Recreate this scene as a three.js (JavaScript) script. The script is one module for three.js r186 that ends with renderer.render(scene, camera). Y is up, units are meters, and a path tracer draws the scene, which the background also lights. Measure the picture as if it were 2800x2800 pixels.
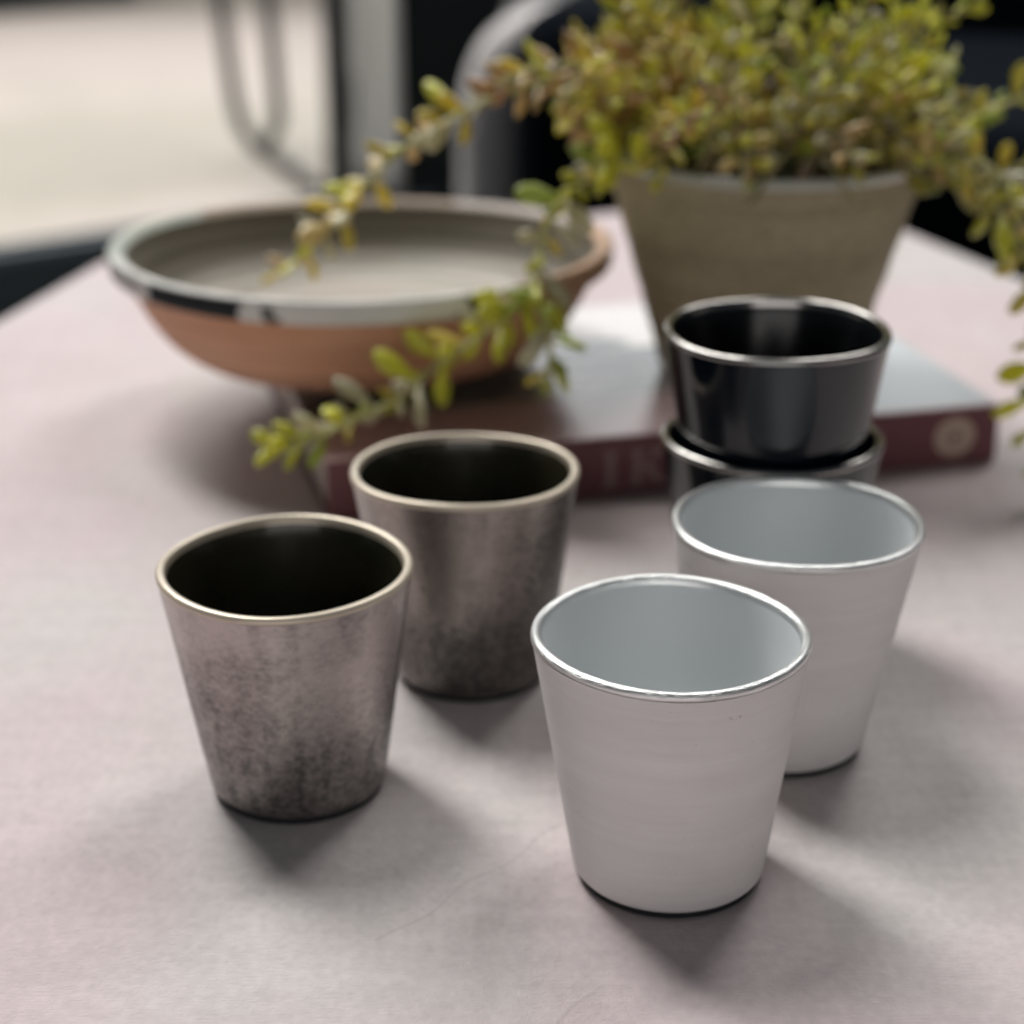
import * as THREE from 'three';
import { RoundedBoxGeometry } from 'three/addons/geometries/RoundedBoxGeometry.js';
import { mergeGeometries } from 'three/addons/utils/BufferGeometryUtils.js';
import { RectAreaLightUniformsLib } from 'three/addons/lights/RectAreaLightUniformsLib.js';

// ---------------------------------------------------------------- camera, light, exposure
const scene = new THREE.Scene();
const camera = new THREE.PerspectiveCamera(29.59, 1, 0.02, 60);
camera.position.set(0, 0.332, 0);
camera.rotation.set(THREE.MathUtils.degToRad(-21.81), 0, 0);
camera.focus = 0.545;
camera.userData.fStop = 6.5;
scene.add(camera);
const ROOM = [0.034, 0.039, 0.044];                       // dim, even light of the room itself
scene.background = new THREE.Color().setRGB(...ROOM);
const WINDOWS = [                                        // [azimuth left of straight ahead, elevation, distance, width, height, radiance, colour]
  { az: 37, el: 54, d: 5.0, w: 1.1, h: 3.4, power: 16.5, color: [1, 0.985, 0.955], name: 'left' },
  { az: -33, el: 53, d: 4.6, w: 0.88, h: 2.9, power: 7, color: [1, 0.985, 0.965], name: 'right' },
  { az: 0, el: 12.5, d: 5.4, w: 3.2, h: 1.1, power: 2.8, color: [0.95, 0.98, 1], name: 'middle' },
  { az: 176, el: 10, d: 3.6, w: 3.2, h: 1.5, power: 0.9, color: [1, 0.965, 0.95], name: 'behind' },
  { at: [-2.0, 3.0, -5.6], aim: [-2.1, -0.45, -6.3], w: 3.4, h: 2.6, power: 1.2, color: [1, 0.99, 0.97], name: 'added_fill' },  // added panel, no real canopy: brightens the terrace from out of view
];
RectAreaLightUniformsLib.init();
const renderer = new THREE.WebGLRenderer({ antialias: true });
renderer.toneMapping = THREE.LinearToneMapping;
renderer.toneMappingExposure = 1.2;
renderer.shadowMap.enabled = true;
const AIM = new THREE.Vector3(0.02, 0, -0.72);

// ---------------------------------------------------------------- helpers
let seed = 7;
const rnd = () => { seed = (seed * 1664525 + 1013904223) >>> 0; return seed / 4294967296; };
const rr = (a, b) => a + (b - a) * rnd();
const rgb = (r, g, b) => new THREE.Color().setRGB(r, g, b);
const V = (a) => new THREE.Vector3(...a);
const taken = new Map();
function numbered(name) {
  const n = taken.get(name) ?? 0; taken.set(name, n + 1);
  return n ? `${name}_${String(n).padStart(3, '0')}` : name;
}
function tag(o, label, category, group) {
  if (label) o.userData.label = label;
  if (category) o.userData.category = category;
  if (group) o.userData.group = group;
  return o;
}
function thing(name, label, category, p = [0, 0, 0], turn = 0, group) {
  const o = new THREE.Group(); o.name = numbered(name); o.position.set(...p); o.rotation.y = turn;
  scene.add(o); return tag(o, label, category, group);
}
function part(name, geometry, material, parent) {
  const m = new THREE.Mesh(geometry, material); m.name = name; m.castShadow = m.receiveShadow = true;
  parent.add(m); return m;
}
function struct(name, geometry, material) {
  const m = part(numbered(name), geometry, material, scene); m.userData.kind = 'structure'; return m;
}
const std = (o) => new THREE.MeshStandardMaterial(o);
const phys = (o) => new THREE.MeshPhysicalMaterial(o);

// tileable value noise
const hash = (x, y, s) => { let h = (x * 374761393 + y * 668265263 + s * 1442695041) | 0; h = Math.imul(h ^ (h >>> 13), 1274126177); return ((h ^ (h >>> 16)) >>> 0) / 4294967296; };
function vnoise(x, y, px, py, s) {
  const xi = Math.floor(x), yi = Math.floor(y), fx = x - xi, fy = y - yi;
  const u = fx * fx * (3 - 2 * fx), v = fy * fy * (3 - 2 * fy), m = (a, n) => ((a % n) + n) % n;
  const a = hash(m(xi, px), m(yi, py), s), b = hash(m(xi + 1, px), m(yi, py), s), c = hash(m(xi, px), m(yi + 1, py), s), d = hash(m(xi + 1, px), m(yi + 1, py), s);
  return (a + (b - a) * u) * (1 - v) + (c + (d - c) * u) * v;
}
function fbm(u, v, fx, fy, oct, s) {                     // u, v in 0..1, 0..1 out
  let t = 0, a = 0.5, n = 0;
  for (let k = 0; k < oct; k++) { t += a * vnoise(u * fx, v * fy, fx, fy, s + k); n += a; a *= 0.5; fx *= 2; fy *= 2; }
  return t / n;
}
const s2 = (x) => { x = Math.min(1, Math.max(0, x)); return x <= 0.0031308 ? x * 12.92 : 1.055 * x ** (1 / 2.4) - 0.055; };
function tex(w, h, f, srgb, repeat) {                    // f(u, v) -> [r, g, b] linear
  const d = new Uint8Array(w * h * 4);
  for (let y = 0; y < h; y++) for (let x = 0; x < w; x++) {
    const c = f((x + 0.5) / w, (y + 0.5) / h), k = (y * w + x) * 4;
    for (let i = 0; i < 3; i++) d[k + i] = Math.round(255 * (srgb ? s2(c[i]) : Math.min(1, Math.max(0, c[i]))));
    d[k + 3] = 255;
  }
  const t = new THREE.DataTexture(d, w, h); t.magFilter = THREE.LinearFilter; t.minFilter = THREE.LinearMipmapLinearFilter; t.generateMipmaps = true;
  t.wrapS = t.wrapT = THREE.RepeatWrapping; if (srgb) t.colorSpace = THREE.SRGBColorSpace;
  if (repeat) t.repeat.set(...repeat);
  t.needsUpdate = true; return t;
}
const grey = (x) => [x, x, x];
const clamp = (x, a = 0, b = 1) => Math.min(b, Math.max(a, x));
const smooth = (a, b, x) => { const t = clamp((x - a) / (b - a)); return t * t * (3 - 2 * t); };
const mix3 = (a, b, t) => a.map((x, i) => x + (b[i] - x) * t);

// ---------------------------------------------------------------- daylight windows out of the frame, and an added panel to brighten the terrace
for (const w of WINDOWS) {
  const a = THREE.MathUtils.degToRad(w.az), e = THREE.MathUtils.degToRad(w.el);
  const AT = w.aim ? V(w.aim) : AIM;
  const pos = w.at ? V(w.at) : new THREE.Vector3(-Math.sin(a) * Math.cos(e), Math.sin(e), -Math.cos(a) * Math.cos(e)).multiplyScalar(w.d).add(AIM);
  const g = thing(w.name === 'added_fill' ? 'added_fill_lamp' : w.name === 'middle' || w.name === 'behind' ? 'wall_window' : 'roof_window', { left: 'larger roof window letting daylight in over the pale floor', right: 'smaller roof window letting daylight in over the dark sofa', middle: 'long low window above the nearly black wall', behind: 'broad curtained window on the near side of the table', added_fill: 'added unseen fill light panel high above the pale floor' }[w.name], 'window', pos.toArray());
  g.lookAt(AT);
  const white = std({ color: rgb(0.75, 0.74, 0.72), roughness: 0.6 });
  const t = 0.09, bars = [[w.w + 2 * t, t, 0, w.h / 2 + t / 2], [w.w + 2 * t, t, 0, -w.h / 2 - t / 2], [t, w.h, w.w / 2 + t / 2, 0], [t, w.h, -w.w / 2 - t / 2, 0]];
  for (const [bw, bh, x, y] of bars) { const b = part('frame', new RoundedBoxGeometry(bw, bh, 0.08, 2, 0.008), white, g); b.position.set(x, y, 0); }
  const pane = part('pane', new THREE.BoxGeometry(w.w, w.h, 0.01), std({ color: rgb(0.1, 0.1, 0.1), emissive: rgb(...w.color), emissiveIntensity: Math.min(1, 0.12 * w.power), roughness: 0.3 }), g);
  pane.position.z = -0.02;
  const light = new THREE.RectAreaLight(rgb(...w.color), w.power, w.w, w.h);
  light.name = 'window_light'; light.position.copy(pos).addScaledVector(AT.clone().sub(pos).normalize(), 0.045); scene.add(light); light.lookAt(AT);
}

// ---------------------------------------------------------------- floors, threshold, wall
const FLOOR = -0.45;
const slab = (pts, top, thick, bevel = 0) => {           // a flat slab from a plan outline [x, z]
  const s = new THREE.Shape(pts.map(([x, z]) => new THREE.Vector2(x, -z)));
  const g = new THREE.ExtrudeGeometry(s, { depth: thick - 2 * bevel, bevelEnabled: bevel > 0, bevelThickness: bevel, bevelSize: bevel, bevelOffset: -bevel, bevelSegments: 3, steps: 1 });
  g.rotateX(-Math.PI / 2); g.translate(0, top - thick + bevel, 0); return g;
};
const woodTex = tex(512, 512, (u, v) => { const n = fbm(u, v, 4, 60, 4, 3); return mix3([0.0025, 0.004, 0.005], [0.007, 0.009, 0.010], n); }, true, [0.5, 0.5]);
const darkWood = phys({ map: woodTex, roughness: 1, specularIntensity: 0.05 });
// the line of the door: from S (near, left) to P (the black post)
const S = [-0.82, -3.02], P = [-0.30, -3.385], dir = new THREE.Vector2(P[0] - S[0], P[1] - S[1]).normalize(), nrm = new THREE.Vector2(dir.y, -dir.x); // nrm points outside
const along = (t, o = 0) => [S[0] + dir.x * t + nrm.x * o, S[1] + dir.y * t + nrm.y * o];
if (nrm.y > 0) nrm.multiplyScalar(-1);
struct('floor', slab([[-4, 1.5], [4, 1.5], [4, -9], [along(4.6)[0], along(4.6)[1]], along(-3.6), [-4, -0.7]], FLOOR, 0.06), darkWood);
const paleTex = tex(1024, 1024, (u, v) => {
  const a = fbm(u, v, 3, 3, 4, 11), b = fbm(u, v, 40, 40, 3, 15);
  return mix3([0.48, 0.44, 0.375], [0.64, 0.555, 0.505], clamp(0.5 + (a - 0.5) * 2.4 + (b - 0.5) * 0.5));
}, true, [0.35, 0.35]);
struct('terrace', slab([along(-4.5, 0.07), along(0.68, 0.07), [along(0.68)[0] + 1.1, -8.8], [-7, -8.8]], FLOOR + 0.004, 0.08), std({ map: paleTex, roughness: 0.85 }));
const still = thing('door_threshold', 'bluish grey metal threshold strip along the near edge of the pale floor', 'threshold', [0, 0, 0]);
part('rail', slab([along(-4.5, 0.005), along(0.62, 0.005), along(0.62, 0.065), along(-4.5, 0.065)], FLOOR + 0.016, 0.03, 0.003), std({ color: rgb(0.20, 0.23, 0.25), metalness: 0.2, roughness: 0.5 }), still);
part('track', slab([along(-4.5, 0.02), along(0.62, 0.02), along(0.62, 0.032), along(-4.5, 0.032)], FLOOR + 0.024, 0.008), std({ color: rgb(0.2, 0.23, 0.25), metalness: 0.5, roughness: 0.5 }), still);

const frameMat = std({ color: rgb(0.004, 0.007, 0.009), roughness: 0.55 });
const post = thing('door_post', 'slim black door post at the end of the pale floor beside the curtain', 'door post', [P[0], FLOOR, P[1]], Math.atan2(-dir.y, dir.x));
part('upright', new RoundedBoxGeometry(0.026, 2.2, 0.06, 2, 0.003), frameMat, post).position.set(0, 1.1, 0);
part('hinge', new THREE.CylinderGeometry(0.006, 0.006, 0.09, 12), frameMat, post).position.set(0.012, 0.2, 0.034);

// dark wall that goes on from the post to the right, behind the curtain
const wall = thing('dark_wall', 'nearly black wall behind the curtain and the armchair', 'wall', [0, FLOOR, 0]);
{
  const q0 = [P[0] + 0.02, P[1] - 0.10], q1 = [3.6, -4.6];
  const g = slab([q0, q1, [q1[0], q1[1] - 0.12], [q0[0], q0[1] - 0.12]], 1.0, 1.0); part('plaster', g, std({ color: rgb(0.012, 0.016, 0.018), roughness: 0.9 }), wall);
  part('skirting', slab([[q0[0], q0[1] + 0.015], [q1[0], q1[1] + 0.015], [q1[0], q1[1] + 0.001], [q0[0], q0[1] + 0.001]], 0.09, 0.09), std({ color: rgb(0.02, 0.024, 0.026), roughness: 0.6 }), wall);
}
// curtain: a folded strip of cloth with thickness
{
  const c = thing('curtain', 'pale grey curtain hanging in folds between the black door post and the armchair', 'curtain', [-0.250, FLOOR, -3.33], -0.75);
  const outline = [], n = 60, W = 0.165;
  for (let i = 0; i <= n; i++) { const t = i / n; outline.push([(t - 0.5) * W, 0.007 * Math.sin(t * Math.PI * 5)]); }
  const pts = [...outline, ...outline.map(([x, z]) => [x, z - 0.004]).reverse()];
  const g = slab(pts, 2.1, 2.04); part('cloth', g, std({ color: rgb(0.74, 0.72, 0.68), roughness: 0.95 }), c);
  part('hem', slab(pts.map(([x, z]) => [x * 1.01, z + (z > 0 ? 0.001 : 0.001)]), 0.09, 0.035), std({ color: rgb(0.36, 0.35, 0.33), roughness: 0.95 }), c);
}
const tube = (pts, r, seg = 40, rad = 10, closed = false, tension = 0.5) => new THREE.TubeGeometry(new THREE.CatmullRomCurve3(pts.map(V), closed, 'centripetal', tension), seg, r, rad, closed);
// metal chair on the pale floor: sled legs
{
  const m = std({ color: rgb(0.05, 0.05, 0.045), metalness: 0, roughness: 0.5 });
  const c = thing('metal_chair', 'thin grey metal chair with bent legs standing on the pale floor', 'chair', [-0.49, FLOOR + 0.004, -3.85]);
  const leg = (pts) => part('leg', tube(pts, 0.0145, 60), m, c);
  leg([[-0.095, 0.5, -0.02], [-0.078, 0.3, -0.02], [-0.064, 0.15, -0.015], [-0.052, 0.075, -0.01], [-0.028, 0.034, 0.0], [0.004, 0.014, 0.02], [0.06, 0.013, 0.16], [0.13, 0.013, 0.33]]);
  leg([[0.008, 0.5, -0.03], [0.016, 0.3, -0.02], [0.024, 0.15, -0.01], [0.026, 0.07, 0.0], [0.006, 0.02, 0.012]]);
  leg([[-0.095, 0.5, -0.02], [-0.10, 0.505, 0.2], [-0.1, 0.505, 0.36], [0.0, 0.505, 0.36], [0.012, 0.505, 0.18], [0.0, 0.5, -0.03]]);
  part('backrest', tube([[-0.095, 0.5, -0.02], [-0.11, 0.75, -0.08], [-0.06, 0.83, -0.1], [0.0, 0.75, -0.08], [0.0, 0.5, -0.03]], 0.009, 40), m, c);
}
// dark bench far out on the pale floor
{
  const b = thing('low_bench', 'dark low bench at the far end of the pale floor', 'bench', [-1.5, FLOOR + 0.004, -5.98], Math.atan2(0.55, 0.37) * 0.62);
  const m = std({ color: rgb(0.02, 0.026, 0.028), roughness: 0.8 });
  part('base', new RoundedBoxGeometry(2.6, 0.22, 0.3, 2, 0.02), m, b).position.set(-0.9, 0.11, -0.15);
  part('seat', new RoundedBoxGeometry(2.7, 0.05, 0.4, 3, 0.02), m, b).position.set(-0.9, 0.246, -0.16);
}
// grey armchair behind the table
{
  const fab = tex(256, 256, (u, v) => { const n = fbm(u, v, 64, 64, 2, 21), l = fbm(u, v, 6, 6, 3, 25); return mix3([0.62, 0.585, 0.58], [0.76, 0.73, 0.72], clamp(0.6 * n + 0.5 * l)); }, true, [3, 3]);
  const cloth = std({ map: fab, roughness: 0.95 }), dark = std({ color: rgb(0.022, 0.026, 0.028), roughness: 0.9 });
  const a = thing('armchair', 'grey upholstered armchair with a rounded arm behind the bowl and the plant', 'armchair', [0, FLOOR, -2.36]);
  // the arm's padded edge: an arch
  const arch = [[-0.030, 0.06, 0], [-0.030, 0.28, 0], [-0.027, 0.37, 0], [-0.004, 0.428, 0], [0.045, 0.452, 0], [0.11, 0.448, 0], [0.17, 0.42, 0], [0.21, 0.35, 0], [0.22, 0.2, 0], [0.22, 0.06, 0]];
  const rim = part('arm_edge', tube(arch, 0.036, 120, 20), cloth, a); rim.scale.set(1, 1, 0.9);
  const sh = new THREE.Shape(arch.map(([x, y]) => new THREE.Vector2(x, y)));
  const shell = new THREE.ExtrudeGeometry(sh, { depth: 0.5, bevelEnabled: false }); shell.translate(0, 0, -0.505);
  part('arm_panel', shell, std({ color: rgb(0.14, 0.138, 0.14), roughness: 0.95 }), a);
  part('seat_cushion', new RoundedBoxGeometry(0.72, 0.16, 0.6, 4, 0.04), dark, a).position.set(0.62, 0.22, -0.26);
  part('back', new RoundedBoxGeometry(0.72, 0.5, 0.14, 4, 0.05), dark, a).position.set(0.62, 0.36, -0.62);
  part('second_arm', new RoundedBoxGeometry(0.14, 0.42, 0.6, 4, 0.06), dark, a).position.set(1.07, 0.25, -0.26);
  for (const [x, z] of [[0.0, -0.05], [1.05, -0.05], [0.0, -0.45], [1.05, -0.45]]) part('leg', new THREE.CylinderGeometry(0.014, 0.01, 0.07, 12), frameMat, a).position.set(x, 0.035, z);
}
// dark sofa on the right
{
  const m = phys({ color: rgb(0.004, 0.006, 0.009), roughness: 1, specularIntensity: 0.1 });
  const s = thing('sofa', 'charcoal sofa behind the table on the far side of the potted plant', 'sofa', [1.05, FLOOR, -2.0], -0.25);
  part('base', new RoundedBoxGeometry(1.7, 0.26, 0.7, 3, 0.03), m, s).position.set(0, 0.17, 0);
  for (const x of [-0.42, 0.42]) part('seat_cushion', new RoundedBoxGeometry(0.83, 0.15, 0.68, 4, 0.05), m, s).position.set(x, 0.37, 0.02);
  part('arm', new RoundedBoxGeometry(0.16, 0.5, 0.72, 4, 0.05), m, s).position.set(-0.92, 0.29, 0);
  part('back', new RoundedBoxGeometry(1.7, 0.62, 0.16, 4, 0.06), m, s).position.set(0, 0.36, -0.42);
}

// ---------------------------------------------------------------- table
const TABLE = [[-0.2804, -1.2923], [0.238, -1.5042], [0.62, -0.50], [0.52, -0.13], [-0.46, -0.13], [-0.53, -0.25]];
{
  const cracks = [];
  for (let k = 0; k < 40; k++) { const x = rr(-0.45, 0.5), z = rr(-1.2, -0.3), a = rr(0, 6.28), l = rr(0.015, 0.06); cracks.push([x, z, Math.cos(a), Math.sin(a), l, rr(0.0003, 0.0005), rr(0.25, 0.6)]); }
  const X0 = -0.55, X1 = 0.65, Z0 = -1.52, Z1 = -0.1;
  const color = tex(1600, 1600, (u, v) => {
    const a = fbm(u, v, 5, 6, 5, 31), b = fbm(u, v, 18, 9, 4, 37), c = fbm(u, v, 50, 260, 3, 41), d = fbm(u, v, 9, 12, 3, 47), st = fbm(u, v, 26, 300, 2, 43), sx = fbm(u, v, 340, 30, 2, 45), e = fbm(u, v, 500, 500, 2, 53);
    const t = clamp(0.5 + (a - 0.5) * 1.2 + (b - 0.5) * 0.5);                   // pinkish plaster with greyer patches
    let col = mix3([0.58, 0.490, 0.498], [0.56, 0.520, 0.508], smooth(0.38, 0.72, t));
    col = mix3(col, [0.60, 0.56, 0.55], 0.25 * smooth(0.5, 0.8, b));
    col = mix3(col, [0.40, 0.345, 0.33], 0.05 * smooth(0.55, 0.85, c) * smooth(0.48, 0.75, d));   // small rubbed stains
    const k = 1 + (e - 0.5) * 0.17 + (st - 0.5) * 0.10 + (sx - 0.5) * 0.06 - 0.05 * smooth(0.70, 0.80, fbm(u, v, 700, 700, 1, 57)) * smooth(0.5, 0.75, d); col = col.map((x) => x * k);
    const x = X0 + u * (X1 - X0), z = Z1 + v * (Z0 - Z1);
    for (const [cx, cz, dx, dz, l, w, s] of cracks) {                            // fine scratches
      const px = x - cx, pz = z - cz, al = px * dx + pz * dz; if (Math.abs(al) > l) continue;
      const ac = Math.abs(px * dz - pz * dx + 0.0015 * Math.sin(al * 160)); if (ac < w * 2) { const f = s * (1 - ac / (w * 2)); col = col.map((q) => q * (1 - 0.4 * f)); }
    }
    return col;
  }, true);
  const bump = tex(1024, 1024, (u, v) => grey(0.6 * fbm(u, v, 260, 260, 2, 61) + 0.4 * fbm(u, v, 60, 340, 1, 67)), false, [6, 7]);
  const rough = tex(512, 512, (u, v) => grey(0.72 + 0.25 * fbm(u, v, 12, 12, 4, 71)), false, [2, 2]);
  const top = std({ map: color, bumpMap: bump, bumpScale: 0.00024, roughnessMap: rough, roughness: 0.85 });
  const t = thing('coffee_table', 'pinkish grey plaster topped table that carries the cups, the book and the bowl', 'table');
  const g = slab(TABLE, 0, 0.035, 0.004), p = g.attributes.position, uv = g.attributes.uv;
  for (let i = 0; i < p.count; i++) uv.setXY(i, (p.getX(i) - X0) / (X1 - X0), (Z1 - p.getZ(i)) / (Z1 - Z0));
  part('tabletop', g, top, t);
  const edge = std({ color: rgb(0.03, 0.03, 0.032), roughness: 0.6 });
  part('apron', slab(TABLE.map(([x, z]) => [0.05 + (x - 0.05) * 0.9, -0.8 + (z + 0.8) * 0.9]), -0.037, 0.05), edge, t);
  for (const [x, z] of TABLE) { if (z > -0.2) continue; const l = part('leg', new THREE.CylinderGeometry(0.022, 0.014, 0.36, 16), edge, t); l.position.set(0.05 + (x - 0.05) * 0.82, FLOOR + 0.18, -0.8 + (z + 0.8) * 0.82); }
}

// ---------------------------------------------------------------- cups
const RT = 0.0425, RB = 0.02925, HC = 0.08396;
function lathe(pts, shape, seg = 128) {                  // shape(x, y, z) -> [x, y, z] bends the turned form a little
  const g = new THREE.LatheGeometry(pts.map(([r, y]) => new THREE.Vector2(r, y)), seg);
  if (shape) { const p = g.attributes.position; for (let i = 0; i < p.count; i++) p.setXYZ(i, ...shape(p.getX(i), p.getY(i), p.getZ(i))); }
  return g;
}
const lerpPts = (a, b, n) => Array.from({ length: n + 1 }, (_, i) => [a[0] + (b[0] - a[0]) * i / n, a[1] + (b[1] - a[1]) * i / n]);
function arc(cx, cy, r, a0, a1, n, sy = 1) { return Array.from({ length: n + 1 }, (_, i) => { const a = (a0 + (a1 - a0) * i / n) * Math.PI / 180; return [cx + r * Math.cos(a), cy + r * sy * Math.sin(a)]; }); }
function cup(name, label, group, o) {
  const k = o.scale, H = (HC + (o.dH ?? 0)) * k, rt = RT * k, rb = (RB + (o.dRb ?? 0)) * k, w = o.wall ?? 0.0032, wb = o.wallBase ?? w + 0.0006;
  const t = thing(name, label, 'cup', [o.x, o.y ?? 0, o.z], o.turn ?? 0, group);
  const ct = Math.cos(o.turn ?? 0), st = Math.sin(o.turn ?? 0);
  const ph = o.phase ?? 0;
  const bend = (x, y, z) => {                            // hand-made: the mouth leans and is a shade out of round
    const f = y / H, a = Math.atan2(z, x), s = 1 + f * (o.oval ?? 0.004) * Math.cos(2 * a + ph);
    const wz = -st * x + ct * z;                         // towards the camera
    const sl = (1 - f) * (o.dx ?? 0);
    return [x * s + sl * ct, y + (o.tilt ?? 0) * wz * f * f + f * f * 0.0004 * Math.sin(3 * a + ph), z * s + sl * st];
  };
  const slope = (rt - rb) / H, lip = w / 2, f0 = 0.0019;
  const rAt = (y) => rb + slope * y;
  const yb = f0, yr = H - (o.lipDrop ?? 0.0028);         // body from the foot to the lip
  const body = [[0, yb], [rb - 0.0022, yb], [rb - 0.0008, yb + 0.0004], [rb + 0.0001, yb + 0.0014], ...lerpPts([rAt(0.004), 0.004], [rAt(yr), yr], 30)];
  part('body', lathe(body, bend), o.body, t);
  part('foot_ring', lathe([[0, 0], [rb - 0.0016, 0], [rb - 0.0010, 0.0004], [rb - 0.0011, yb + 0.0002]], bend), o.foot, t);
  const yc = H - lip;
  const rim = [[rAt(yr) - 0.0002, yr - 0.0003], [rAt(yr) + 0.0002, yr + 0.0007], [rAt(yc) + 0.0002, yc - 0.0006], ...arc(rAt(H) - lip, yc, lip, 0, 180, 14), [rAt(yc) - 2 * lip, yc - 0.0012]];
  part('rim', lathe(rim, bend), o.rim, t);
  const yf = 0.007, ri = (y) => rAt(y) - (wb + (w - wb) * y / H);
  const inside = [[rAt(yc) - 2 * lip, yc - 0.0012], ...lerpPts([ri(yc - 0.004), yc - 0.004], [ri(yf + 0.008), yf + 0.008], 24), ...arc(ri(yf + 0.006) - 0.008, yf + 0.008, 0.008, 0, -90, 8).slice(1), [0, yf - 0.0004]];
  part('interior', lathe(inside, bend), o.inside, t);
  return t;
}
const footMat = std({ color: rgb(0.014, 0.017, 0.02), roughness: 0.9 });
// white cups: matt outside with fine throwing rings, grey satin glaze inside, silvery lip
const whiteBump = tex(512, 512, (u, v) => grey(0.5 * fbm(u, v, 4, 90, 3, 81) + 0.5 * fbm(u, v, 130, 110, 2, 85)), false);
const whiteTex = tex(1024, 512, (u, v) => {
  const a = fbm(u, v, 6, 8, 4, 91), b = fbm(u, v, 3, 60, 3, 95); let c = mix3([0.74, 0.71, 0.70], [0.82, 0.795, 0.785], clamp(0.5 + (a - 0.5) + 0.5 * (b - 0.5)));
  const s = vnoise(u * 300, v * 130, 300, 130, 99), s3 = vnoise(u * 40, v * 20, 40, 20, 101); if (s > 0.975 && s3 > 0.45) c = mix3(c, [0.16, 0.14, 0.13], (s - 0.975) / 0.025);
  const mu = (u - 0.745) / 0.0075, mv = (v - 0.925) / 0.011, md = Math.hypot(mu, mv); const mn = vnoise(u * 700, v * 330, 700, 330, 107); if (mv < 0.2 && Math.abs(md - 1 + 0.5 * (mn - 0.5)) < 0.22 * mn) c = mix3(c, [0.30, 0.265, 0.25], 0.7 * mn);   // a small nick below the lip
  const w = fbm(u, v, 9, 14, 4, 103); c = mix3(c, [0.62, 0.575, 0.56], 0.14 * smooth(0.56, 0.76, w));
  return c;
}, true);
const whiteBody = std({ map: whiteTex, bumpMap: whiteBump, bumpScale: 0.00012, roughness: 0.72 });
const greyInside = std({ color: rgb(0.70, 0.725, 0.735), roughness: 0.42, metalness: 0.05 });
const silverRim = phys({ color: rgb(0.84, 0.85, 0.84), roughness: 0.29, metalness: 0.88, bumpMap: whiteBump, bumpScale: 0.0001 });
// grey lustre cups: satin, half metallic glaze with dark mottling, gold-silver lip, black glaze inside
const lustre = (s, pale, dark, lift) => tex(1024, 512, (u, v) => {   // crystals of charcoal glaze; the darker lower half and streaks also paint in reflections
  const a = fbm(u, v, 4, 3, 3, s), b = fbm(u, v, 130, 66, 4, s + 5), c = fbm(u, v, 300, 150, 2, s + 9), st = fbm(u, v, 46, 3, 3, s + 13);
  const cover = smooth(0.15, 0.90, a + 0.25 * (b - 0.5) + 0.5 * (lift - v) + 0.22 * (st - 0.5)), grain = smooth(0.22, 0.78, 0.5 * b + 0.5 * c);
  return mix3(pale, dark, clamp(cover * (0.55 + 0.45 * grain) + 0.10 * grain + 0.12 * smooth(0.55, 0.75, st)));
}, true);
const lustreRough = (s) => tex(512, 256, (u, v) => { const a = fbm(u, v, 4, 3, 3, s), b = fbm(u, v, 110, 56, 3, s + 5), st = fbm(u, v, 46, 3, 3, s + 13); return grey(0.20 + 0.12 * smooth(0.4, 0.65, a) + 0.16 * b + 0.06 * st); }, false);
const lustreBump = tex(1024, 512, (u, v) => grey(0.6 * fbm(u, v, 110, 56, 3, 136) + 0.4 * fbm(u, v, 4, 40, 2, 139)), false);
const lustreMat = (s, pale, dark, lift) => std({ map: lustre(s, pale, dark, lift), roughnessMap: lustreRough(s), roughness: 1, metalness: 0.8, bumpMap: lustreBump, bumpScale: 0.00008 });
const goldRim = phys({ color: rgb(0.66, 0.575, 0.46), roughness: 0.34, metalness: 0.4 });
const blackInside = phys({ map: tex(512, 256, (u, v) => mix3([0.010, 0.016, 0.015], [0.042, 0.034, 0.016], fbm(u, v, 9, 6, 4, 121)), true), roughness: 0.2, clearcoat: 0.5, clearcoatRoughness: 0.1 });
const blackGlaze = phys({ color: rgb(0.003, 0.006, 0.011), roughness: 0.10, ior: 1.55 });
const blackRim = phys({ color: rgb(0.46, 0.44, 0.42), roughness: 0.2, metalness: 1 });

cup('white_cup', 'white matt cup with silvery rim, nearest of all the cups', 'white matt cups', { x: 0.0476, z: -0.5267, scale: 0.9916, dx: 0.0016, dRb: 0.0004, body: whiteBody, rim: silverRim, inside: greyInside, foot: footMat, turn: 2.0, phase: 0.6 });
cup('white_cup', 'white matt cup standing behind the nearest white cup, before the stacked black cups', 'white matt cups', { x: 0.0974, z: -0.6120, scale: 1.0099, dx: -0.0029, tilt: 0.0027, body: whiteBody, rim: silverRim, inside: greyInside, foot: footMat, turn: 0.4, phase: 1.9 });
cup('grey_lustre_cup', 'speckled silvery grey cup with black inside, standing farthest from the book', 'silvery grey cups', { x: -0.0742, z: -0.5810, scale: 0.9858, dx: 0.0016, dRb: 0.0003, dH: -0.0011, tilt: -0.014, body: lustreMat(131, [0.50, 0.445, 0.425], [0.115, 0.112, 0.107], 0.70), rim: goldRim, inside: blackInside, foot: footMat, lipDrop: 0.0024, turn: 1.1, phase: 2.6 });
cup('grey_lustre_cup', 'streaked silvery grey cup with black inside, standing against the lettered book spine', 'silvery grey cups', { x: -0.0173, z: -0.6670, scale: 0.9888, dx: 0.0019, tilt: 0.018, body: lustreMat(151, [0.37, 0.325, 0.30], [0.085, 0.083, 0.078], 0.80), rim: goldRim, inside: blackInside, foot: footMat, lipDrop: 0.0024, turn: 2.9, phase: 0.2 });
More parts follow.
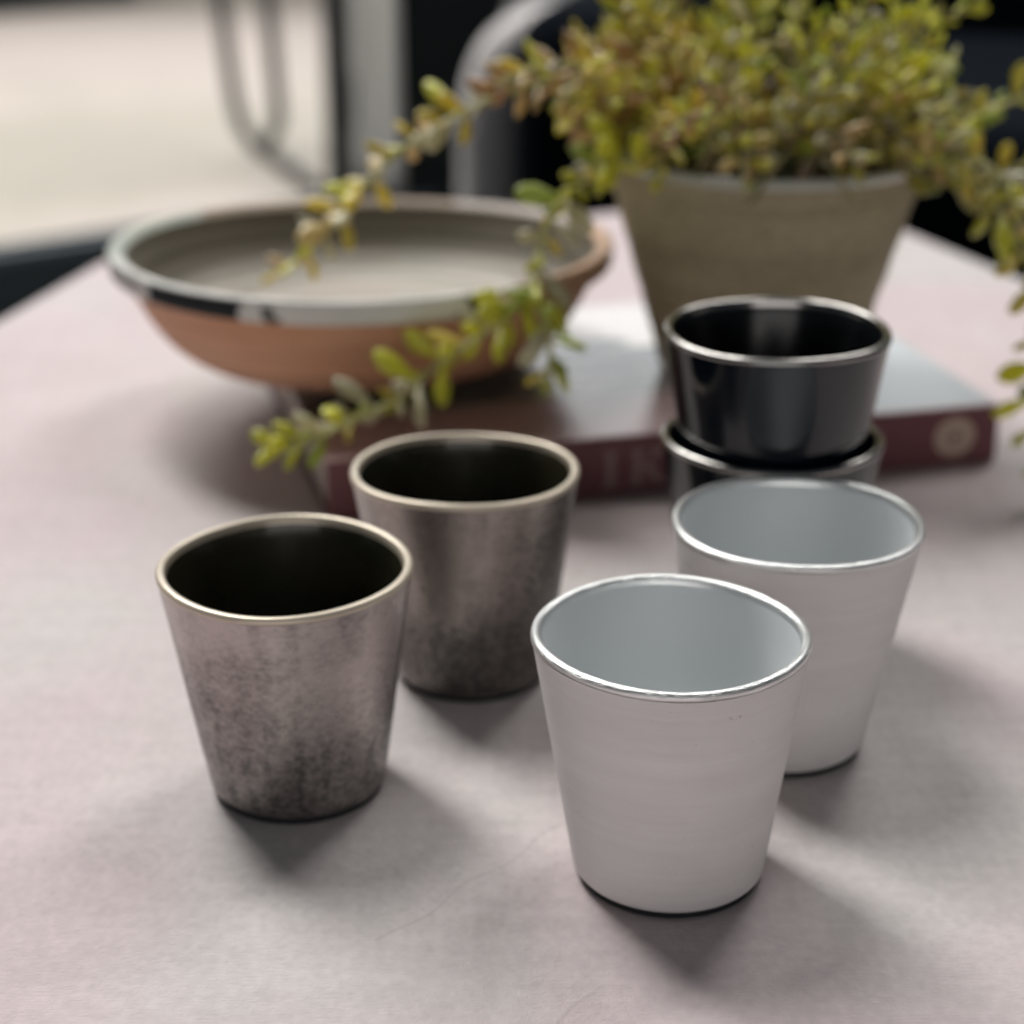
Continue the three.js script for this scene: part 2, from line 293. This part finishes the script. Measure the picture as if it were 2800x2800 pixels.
const stacked = { x: 0.0993, z: -0.6991, scale: 1.0, dH: 0.0008, tilt: -0.006, body: blackGlaze, rim: blackRim, inside: phys({ color: rgb(0.004, 0.005, 0.006), roughness: 0.18 }), foot: std({ color: rgb(0.012, 0.012, 0.012), roughness: 0.8 }), lipDrop: 0.0024, wall: 0.0034, wallBase: 0.0085, oval: 0.001 };
cup('black_cup', 'glossy black cup at the bottom of the stack of two', 'stacked black cups', { ...stacked, tilt: 0 });
cup('black_cup', 'glossy black cup on top of the stack of two', 'stacked black cups', { ...stacked, y: 0.0422, turn: 0.9, phase: 1 });

// ---------------------------------------------------------------- book
{
  const L = 0.332, D = 0.215, T = 0.0295, B = 0.0028;
  const b = thing('book', 'thick dark red hardback under the bowl, a pale round emblem on its spine', 'book', [-0.084, 0, -0.8175], THREE.MathUtils.degToRad(14.3));
  // local axes: x along the spine, z from the fore-edge (negative) to the spine (0)
  const cv = (w, h, draw) => { const c = document.createElement('canvas'); c.width = w; c.height = h; draw(c.getContext('2d'), w, h); const t = new THREE.CanvasTexture(c); t.colorSpace = THREE.SRGBColorSpace; return t; };
  const cover = cv(1024, 680, (g, w, h) => {             // printed cover: pale sky above, grey stones, a dusty pink band along the spine
    g.fillStyle = '#c4bfbd'; g.fillRect(0, 0, w, h);
    g.fillStyle = '#8f8d88'; g.fillRect(0, h * 0.34, w, h * 0.44);
    let s = 99; const r = () => (s = (s * 16807) % 2147483647) / 2147483647;
    const tones = ['#4b5053', '#7d7a74', '#b5b0a9', '#5f6264', '#cac6bf', '#3c4144', '#99938b'];
    for (let i = 0; i < 130; i++) { g.fillStyle = tones[Math.floor(r() * tones.length)]; g.beginPath(); g.ellipse(r() * w, h * (0.33 + 0.44 * r()), 18 + 60 * r(), 8 + 26 * r(), (r() - 0.5) * 0.7, 0, 6.3); g.fill(); }
    g.fillStyle = '#c9aeb0'; g.fillRect(0, h * 0.73, w, h * 0.27);
    g.fillStyle = '#a9b0b2'; g.fillRect(w * 0.70, 0, w * 0.30, h * 0.985);  // grey-blue right end: pot shade and glossy reflection put into the colour
  });
  const spine = cv(1024, 96, (g, w, h) => {
    g.fillStyle = '#754449'; g.fillRect(0, 0, w, h);
    g.fillStyle = '#977d77'; g.textBaseline = 'middle'; g.textAlign = 'center'; g.font = 'bold 86px serif';
    g.fillText('I', w * 0.402, h * 0.53); g.fillText('K', w * 0.456, h * 0.53);
    const ex = w * 0.930, ey = h * 0.50, R = h * 0.345;
    g.fillStyle = '#c4ad9d'; g.beginPath(); g.arc(ex, ey, R, 0, 6.3); g.fill();
    g.strokeStyle = '#94796f'; g.lineWidth = 4; g.beginPath(); g.arc(ex, ey, R * 0.42, 0, 6.3); g.stroke();
    g.fillStyle = '#6e5450'; g.beginPath(); g.arc(ex, ey, R * 0.14, 0, 6.3); g.fill();
  });
  const plain = phys({ color: rgb(0.10, 0.038, 0.042), roughness: 0.45 });
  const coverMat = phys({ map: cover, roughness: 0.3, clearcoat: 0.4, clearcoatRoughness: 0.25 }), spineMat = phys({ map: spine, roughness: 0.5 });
  const board = (name, y, m) => {
    const g = new RoundedBoxGeometry(L, B, D, 3, 0.0011); const p = g.attributes.position, uv = g.attributes.uv;
    for (let i = 0; i < p.count; i++) uv.setXY(i, p.getX(i) / L + 0.5, 0.5 - p.getZ(i) / D);
    const o = part(name, g, m, b); o.position.set(L / 2, y, -D / 2); return o;
  };
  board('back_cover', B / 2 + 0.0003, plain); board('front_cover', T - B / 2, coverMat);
  {
    const g = new RoundedBoxGeometry(L, T - 0.0004, 0.003, 3, 0.0012), p = g.attributes.position, uv = g.attributes.uv;
    for (let i = 0; i < p.count; i++) uv.setXY(i, p.getX(i) / L + 0.5, p.getY(i) / (T - 0.0004) + 0.5);
    part('spine', g, spineMat, b).position.set(L / 2, T / 2, 0.0012);
  }
  const pageTex = tex(64, 512, (u, v) => { const n = fbm(u, v, 4, 170, 2, 171); return mix3([0.56, 0.49, 0.43], [0.80, 0.72, 0.64], n); }, true);
  part('page_block', new THREE.BoxGeometry(L - 0.004, T - 2 * B - 0.0006, D - 0.005), std({ map: pageTex, roughness: 0.9 }), b).position.set(L / 2, T / 2, -D / 2 - 0.001);
}
const BOOK = 0.0297;

// ---------------------------------------------------------------- bowl
{
  const b = thing('bowl', 'wide shallow terracotta bowl with a pale banded rim standing on the book', 'bowl', [-0.0765, BOOK + 0.0002, -0.967]);
  b.rotation.x = -0.036; b.position.y += 0.0024;
  const R = 0.127, H = 0.0605;
  const wob = (x, y, z) => { const a = Math.atan2(z, x); const s = 1 + 0.006 * Math.cos(2 * a + 1) + 0.003 * Math.cos(3 * a); return [x * s, y + (y / H) * 0.0012 * Math.cos(2 * a), z * s]; };
  const clay = tex(1024, 256, (u, v) => { const a = fbm(u, v, 7, 4, 4, 181), c = fbm(u, v, 8, 60, 2, 185), d = fbm(u, v, 90, 40, 2, 187); return mix3(mix3([0.58, 0.275, 0.145], [0.70, 0.39, 0.25], clamp(0.5 + (a - 0.5) * 1.8)), [0.30, 0.17, 0.10], 0.4 * smooth(0.55, 0.75, c) + 0.15 * d); }, true);
  const clayMat = std({ map: clay, roughness: 0.7, bumpMap: tex(256, 256, (u, v) => grey(fbm(u, v, 4, 50, 3, 189)), false), bumpScale: 0.0004 });
  const body = [[0, 0.0022], [0.055, 0.0022], [0.068, 0.0023], [0.078, 0.0035], [0.0865, 0.0062], [0.0935, 0.0102], [0.100, 0.0158], [0.1055, 0.0222], [0.1105, 0.0300], [0.1155, 0.0395], [0.1197, 0.0484]];
  part('body', lathe(body, wob, 160), clayMat, b);
  part('foot', lathe([[0, 0], [0.060, 0], [0.063, 0.0006], [0.0635, 0.0025]], wob, 96), std({ color: rgb(0.16, 0.09, 0.06), roughness: 0.85 }), b);
  // rim band: glaze in patches (white in front, greenish grey, black marks, brown behind)
  const bandTex = tex(1024, 128, (u, v) => {
    const n = fbm(u, v, 24, 4, 3, 191), m = fbm(u, v, 60, 10, 2, 195), t = (u + 0.004 * (n - 0.5)) % 1;
    // u = 0 faces the camera (+z), rising towards the right (+x)
    const white = [0.70, 0.69, 0.65], green = [0.36, 0.38, 0.33], brown = [0.30, 0.23, 0.17], tan = [0.52, 0.33, 0.21];
    let c = t < 0.11 ? white : t < 0.30 ? tan : t < 0.44 ? [0.46, 0.40, 0.36] : t < 0.64 ? brown : t < 0.80 ? green : t < 0.86 ? [0.55, 0.54, 0.51] : white;
    const rag = 0.016 * (fbm(u, v, 90, 9, 3, 197) - 0.5), rv = 0.16 * (fbm(u, v, 120, 6, 3, 199) - 0.5), inside = (a, z, top) => t + rag > a && t + rag < z && v + rv > 0.10 && v + rv < top;
    if (inside(0.868, 0.940, 0.44)) c = [0.008, 0.012, 0.014];
    if (inside(0.074, 0.118, 0.50)) c = [0.05, 0.055, 0.055];
    if (inside(0.955, 0.963, 0.30)) c = [0.10, 0.10, 0.095];
    return c.map((x) => x * (0.86 + 0.28 * m));
  }, true);
  const rim = [[0.1195, 0.0483], [0.1235, 0.0486], [0.1258, 0.0491], [0.1268, 0.0503], [0.1271, 0.0524], [0.1274, 0.0550], [0.1275, 0.0590], ...arc(0.1259, 0.0590, 0.0016, 0, 90, 5), [0.1240, 0.0605], [0.1222, 0.0601], [0.1203, 0.0592], [0.1188, 0.0575]];
  const rg = lathe(rim, wob, 160);
  part('rim_band', rg, phys({ map: bandTex, roughness: 0.5, specularIntensity: 0.5 }), b);
  const inTex = tex(512, 512, (u, v) => {                // rings left by the wheel
    const n = fbm(u, v, 4, 22, 3, 201), m = fbm(u, v, 20, 20, 3, 205), r = smooth(0.3, 0.8, 0.5 + 0.5 * Math.sin(v * 52 + 2.5 * (n - 0.5)));
    const ring = (1 - smooth(0.36, 0.46, v + 0.08 * (n - 0.5))) * 0.95;
    return mix3(mix3(mix3([0.13, 0.105, 0.07], [0.60, 0.54, 0.475], clamp(0.12 + 0.5 * r + 0.55 * n - 0.3 * (v < 0.32 ? 1 : 0) * r)), [0.40, 0.41, 0.35], 0.35 * smooth(0.45, 0.7, m)), [0.075, 0.06, 0.032], ring * (0.7 + 0.3 * r));
  }, true);
  const inside = [[0.1188, 0.0575], [0.1180, 0.0555], [0.1160, 0.0500], [0.1115, 0.0415], [0.105, 0.0330], [0.096, 0.0265], [0.083, 0.0215], [0.065, 0.0180], [0.045, 0.0162], [0.02, 0.0154], [0, 0.0152]];
  part('interior', lathe(inside, wob, 160), phys({ map: inTex, roughness: 0.62 }), b);
}

// ---------------------------------------------------------------- plant pot
const POT = [0.125, BOOK, -0.955], PH = 0.1145;
{
  const p = thing('plant_pot', 'tapered olive brown stoneware pot standing on the book behind the black cups', 'pot', POT);
  const rt = 0.0805, rb = 0.048, at = (y) => rb + (rt - rb) * y / PH;
  const clay = tex(1024, 512, (u, v) => { const a = fbm(u, v, 5, 5, 4, 211), r = fbm(u, v, 3, 50, 3, 215), s = fbm(u, v, 140, 70, 2, 219); return mix3(mix3([0.33, 0.285, 0.175], [0.44, 0.38, 0.25], clamp(0.5 + (a - 0.5) * 1.5)), [0.27, 0.23, 0.145], 0.4 * smooth(0.5, 0.7, r)).map((x) => x * (0.8 + 0.4 * s)); }, true);
  part('body', lathe([[0, 0], [rb - 0.002, 0], [rb, 0.0015], ...lerpPts([at(0.004), 0.004], [at(PH - 0.005), PH - 0.005], 20).map(([r, y]) => [r + 0.0003 * Math.sin(y * 900), y])], null, 128), std({ map: clay, roughness: 0.72, bumpMap: tex(256, 256, (u, v) => grey(fbm(u, v, 3, 60, 3, 223)), false), bumpScale: 0.0006 }), p);
  part('rim', lathe([[at(PH - 0.005), PH - 0.005], [rt + 0.0004, PH - 0.0025], ...arc(rt - 0.0022, PH - 0.0022, 0.0024, 0, 180, 8), [rt - 0.0052, PH - 0.008]], null, 128), phys({ color: rgb(0.52, 0.53, 0.47), roughness: 0.26, clearcoat: 0.5 }), p);
  part('interior', lathe([[rt - 0.0052, PH - 0.008], [at(0.012) - 0.005, 0.012], [0, 0.01]], null, 96), phys({ color: rgb(0.34, 0.37, 0.33), roughness: 0.35 }), p);
  const soil = new THREE.CircleGeometry(at(PH - 0.016) - 0.0055, 64, 0, 6.2831853); soil.rotateX(-Math.PI / 2);
  part('soil', new THREE.CylinderGeometry(at(PH - 0.016) - 0.0056, at(0.014) - 0.0056, PH - 0.03, 64), std({ color: rgb(0.03, 0.022, 0.015), roughness: 1 }), p).position.y = 0.014 + (PH - 0.03) / 2;
}

// ---------------------------------------------------------------- trailing succulent
{
  const leafGeo = (wide, thick, curve) => {              // a fleshy, spoon-shaped leaf one unit long, along +y
    const g = new THREE.SphereGeometry(0.5, 9, 7); g.translate(0, 0.5, 0);
    const p = g.attributes.position;
    for (let i = 0; i < p.count; i++) {
      let x = p.getX(i), y = p.getY(i), z = p.getZ(i);
      const k = 0.42 + 0.75 * smooth(0.0, 0.72, y);
      p.setXYZ(i, x * wide * k, y, z * thick * k + curve * (y - 0.5) * (y - 0.5) - curve * 0.25);
    }
    g.computeVertexNormals(); return g;
  };
  const LEAVES = [leafGeo(0.36, 0.26, 0.22), leafGeo(0.42, 0.28, 0.35), leafGeo(0.31, 0.25, 0.1), leafGeo(0.44, 0.25, 0.25)];
  const TONES = { lime: [0.66, 0.65, 0.04], green: [0.36, 0.43, 0.05], olive: [0.50, 0.45, 0.07], yellow: [0.68, 0.56, 0.06], tan: [0.62, 0.44, 0.18], orange: [0.44, 0.23, 0.075], brown: [0.20, 0.13, 0.06], deep: [0.07, 0.10, 0.035], pale: [0.56, 0.52, 0.33] };
  const leafMat = (c) => phys({ color: rgb(...c), roughness: 0.4, transmission: 0.36, thickness: 0, clearcoat: 0.4, clearcoatRoughness: 0.25 });
  const MAT = {}; for (const [k, c] of Object.entries(TONES)) MAT[k] = [leafMat(c.map((x) => x * 1.25)), leafMat(c), leafMat(c.map((x) => Math.min(0.78, x * 1.4)))];
  const stemMat = std({ color: rgb(0.26, 0.22, 0.10), roughness: 0.7 }), stemGreen = std({ color: rgb(0.46, 0.45, 0.18), roughness: 0.6 });
  const plant = thing('trailing_succulent', 'bushy trailing succulent with small fleshy yellow green leaves growing in the pot', 'plant', [POT[0], BOOK + PH - 0.012, POT[2]]);
  const base = plant.position.clone();
  const pick = (list) => list[Math.floor(rnd() * list.length)];
  const up = new THREE.Vector3(0, 1, 0);
  // every leaf of a stem as {matrix, tone, shade, geo}
  function leavesOn(curve, len, o) {
    const out = []; let s = o.from ?? 0.004, turn = rr(0, 6.28);
    while (s < len - 0.001) {
      const t = s / len, p = curve.getPointAt(t), tan = curve.getTangentAt(t);
      const side = new THREE.Vector3().crossVectors(tan, Math.abs(tan.y) > 0.9 ? new THREE.Vector3(1, 0, 0) : up).normalize(), nor = new THREE.Vector3().crossVectors(side, tan);
      const near = clamp((len - s) / 0.03), size = o.size * (0.62 + 0.38 * near) * (rnd() < 0.25 ? rr(0.45, 0.75) : rr(0.75, 1.22));
      for (let k = 0; k < (rnd() < o.pairs ? 2 : 1); k++) {
        const a = turn + k * Math.PI + rr(-0.3, 0.3), tilt = rr(0.75, 1.2) * (0.55 + 0.45 * near);
        const d = side.clone().multiplyScalar(Math.cos(a)).addScaledVector(nor, Math.sin(a)).multiplyScalar(Math.sin(tilt)).addScaledVector(tan, Math.cos(tilt)).addScaledVector(up, 0.15).normalize();
        const q = new THREE.Quaternion().setFromUnitVectors(up, d).multiply(new THREE.Quaternion().setFromAxisAngle(up, rr(0, 6.28)));
        out.push({ m: new THREE.Matrix4().compose(p.clone().addScaledVector(d, 0.0008), q, new THREE.Vector3(size, size, size)), at: p, tone: o.tone(t, p), shade: Math.floor(rnd() * 3), geo: Math.floor(rnd() * 4), size });
      }
      turn += Math.PI / 2 + rr(-0.25, 0.25); s += o.step * rr(0.75, 1.25) * (0.6 + 0.4 * near);
    }
    return out;
  }
  const put = (l, parent) => { const m = new THREE.Mesh(LEAVES[l.geo], MAT[l.tone][l.shade]); m.name = 'leaf'; m.castShadow = m.receiveShadow = true; m.applyMatrix4(l.m); parent.add(m); };
  let singles = 0;
  const TRAILS = {
    A: { pts: [[0.094, 0.152, -0.95], [0.054, 0.176, -0.93], [0.023, 0.184, -0.91], [-0.009, 0.177, -0.9], [-0.033, 0.165, -0.9], [-0.052, 0.153, -0.9], [-0.069, 0.138, -0.9], [-0.082, 0.12, -0.905], [-0.099, 0.102, -0.915], [-0.113, 0.087, -0.925]], size: 0.0198, step: 0.0068, tone: (t) => t < 0.45 ? pick(['orange', 'orange', 'tan', 'tan', 'pale', 'yellow']) : t < 0.6 ? pick(['tan', 'yellow', 'pale', 'yellow']) : pick(['yellow', 'yellow', 'yellow', 'tan', 'pale']) },
    B: { pts: [[0.073, 0.142, -0.9], [0.044, 0.151, -0.88], [0.031, 0.144, -0.87], [0.019, 0.134, -0.86], [0.013, 0.119, -0.855], [0.008, 0.1, -0.85], [-0.003, 0.088, -0.845], [-0.018, 0.079, -0.84], [-0.035, 0.068, -0.835], [-0.052, 0.056, -0.825], [-0.072, 0.049, -0.815], [-0.089, 0.044, -0.805], [-0.104, 0.041, -0.8]], size: 0.0215, step: 0.0068, tone: () => pick(['lime', 'lime', 'lime', 'yellow', 'pale', 'lime', 'green']) },
    C: { pts: [[0.011, 0.106, -0.852], [0.011, 0.097, -0.84], [0.016, 0.088, -0.83], [0.017, 0.074, -0.825], [0.015, 0.059, -0.82]], size: 0.0192, step: 0.0062, tone: () => pick(['lime', 'yellow', 'green', 'green', 'pale']) },
    D: { pts: [[0.15, 0.145, -0.92], [0.171, 0.155, -0.9], [0.189, 0.157, -0.89], [0.2, 0.152, -0.885], [0.212, 0.142, -0.88], [0.223, 0.13, -0.875], [0.23, 0.119, -0.87], [0.238, 0.104, -0.86], [0.2415, 0.087, -0.85], [0.2405, 0.066, -0.845], [0.239, 0.044, -0.84], [0.242, 0.02, -0.835]], size: 0.0205, step: 0.0082, tone: (t) => t < 0.6 ? pick(['yellow', 'tan', 'olive', 'yellow', 'pale']) : pick(['green', 'lime', 'olive']) },
    E: { pts: [[0.164, 0.152, -0.95], [0.193, 0.158, -0.94], [0.212, 0.161, -0.935], [0.229, 0.167, -0.93], [0.248, 0.178, -0.92]], size: 0.021, step: 0.0115, tone: () => pick(['olive', 'yellow', 'green', 'olive']) },
    G: { pts: [[0.172, 0.143, -0.93], [0.196, 0.137, -0.92], [0.21, 0.135, -0.915], [0.229, 0.14, -0.91], [0.246, 0.149, -0.9]], size: 0.019, step: 0.012, tone: () => pick(['olive', 'yellow', 'green', 'tan']) },
    I: { pts: [[0.177, 0.146, -0.89], [0.197, 0.155, -0.87], [0.211, 0.155, -0.86], [0.221, 0.144, -0.855], [0.227, 0.128, -0.85]], size: 0.020, step: 0.012, tone: () => pick(['olive', 'yellow', 'tan', 'pale']) },
    H: { pts: [[0.093, 0.169, -0.94], [0.058, 0.187, -0.92], [0.033, 0.191, -0.91], [0.011, 0.191, -0.9], [-0.006, 0.184, -0.895]], size: 0.0195, step: 0.0095, tone: () => pick(['orange', 'orange', 'tan', 'yellow', 'brown']) },
  };
  for (const tr of Object.values(TRAILS)) {
    const c = new THREE.CatmullRomCurve3(tr.pts.map((q) => V(q).sub(base)), false, 'centripetal');
    const stem = part('stem', new THREE.TubeGeometry(c, 70, 0.0014, 7), stemGreen, plant);
    const ls = leavesOn(c, c.getLength(), { ...tr, pairs: 0.8 });
    for (const l of ls) { put(l, stem); singles++; }
  }
  // the bush: arching stems in all directions
  const crown = [], stems = [];
  for (let i = 0; i < 142; i++) {
    const a = rr(0, 6.283), lean = Math.sqrt(rnd()) * 1.25, r0 = 0.062 * Math.sqrt(rnd()), reach = rr(0.07, 0.125);
    const out = new THREE.Vector3(Math.cos(a), 0, Math.sin(a) * 0.85), p0 = out.clone().multiplyScalar(r0);
    const d = out.clone().multiplyScalar(Math.sin(lean)).add(new THREE.Vector3(0, Math.cos(lean), 0));
    const p1 = p0.clone().addScaledVector(d, reach * 0.5).add(new THREE.Vector3(rr(-0.008, 0.008), 0.012, rr(-0.008, 0.008)));
    const p2 = p0.clone().addScaledVector(d, reach).add(new THREE.Vector3(rr(-0.015, 0.015), -0.025 * Math.sin(lean), rr(-0.015, 0.015)));
    if (p2.x > 0.07) p2.x = 0.07 + (p2.x - 0.07) * (p2.y > 0.075 ? 0.6 : 0.0);
    if (p2.x < -0.07) p2.x = -0.07 + (p2.x + 0.07) * 0.4;
    const c = new THREE.CatmullRomCurve3([p0, p1, p2], false, 'centripetal');
    stems.push(new THREE.TubeGeometry(c, 14, 0.0011, 5));
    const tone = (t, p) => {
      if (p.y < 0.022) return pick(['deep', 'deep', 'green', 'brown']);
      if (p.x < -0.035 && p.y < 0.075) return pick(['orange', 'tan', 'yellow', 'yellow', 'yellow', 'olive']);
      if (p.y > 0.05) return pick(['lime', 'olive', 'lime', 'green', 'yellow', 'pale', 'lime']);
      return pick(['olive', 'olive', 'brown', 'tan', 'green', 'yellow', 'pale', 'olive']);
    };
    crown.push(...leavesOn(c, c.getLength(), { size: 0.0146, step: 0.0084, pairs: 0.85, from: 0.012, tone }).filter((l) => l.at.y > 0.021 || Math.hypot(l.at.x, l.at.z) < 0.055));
  }
  part('crown_stems', mergeGeometries(stems), stemMat, plant).userData.kind = 'stuff';
  // the leaves of the bush that show most, one by one; the rest joined
  const eye = camera.position.clone().sub(base);
  crown.forEach((l) => { const v = l.at.y + base.y; l.score = l.size / l.at.distanceTo(eye) + (l.at.z > 0.02 ? 0.01 : 0) + l.at.z * 0.2 - (v > 0.235 ? 1 : 0); });
  crown.sort((a, b) => b.score - a.score);
  const own = Math.max(0, 298 - singles);
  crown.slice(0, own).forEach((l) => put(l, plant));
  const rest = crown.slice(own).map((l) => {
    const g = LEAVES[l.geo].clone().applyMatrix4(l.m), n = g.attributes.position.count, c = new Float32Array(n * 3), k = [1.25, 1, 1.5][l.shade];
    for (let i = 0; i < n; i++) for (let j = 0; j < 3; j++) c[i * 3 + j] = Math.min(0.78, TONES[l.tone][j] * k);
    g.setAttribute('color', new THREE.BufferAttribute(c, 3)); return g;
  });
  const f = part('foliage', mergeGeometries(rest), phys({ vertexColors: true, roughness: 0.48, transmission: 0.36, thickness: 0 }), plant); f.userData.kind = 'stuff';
}

renderer.render(scene, camera);
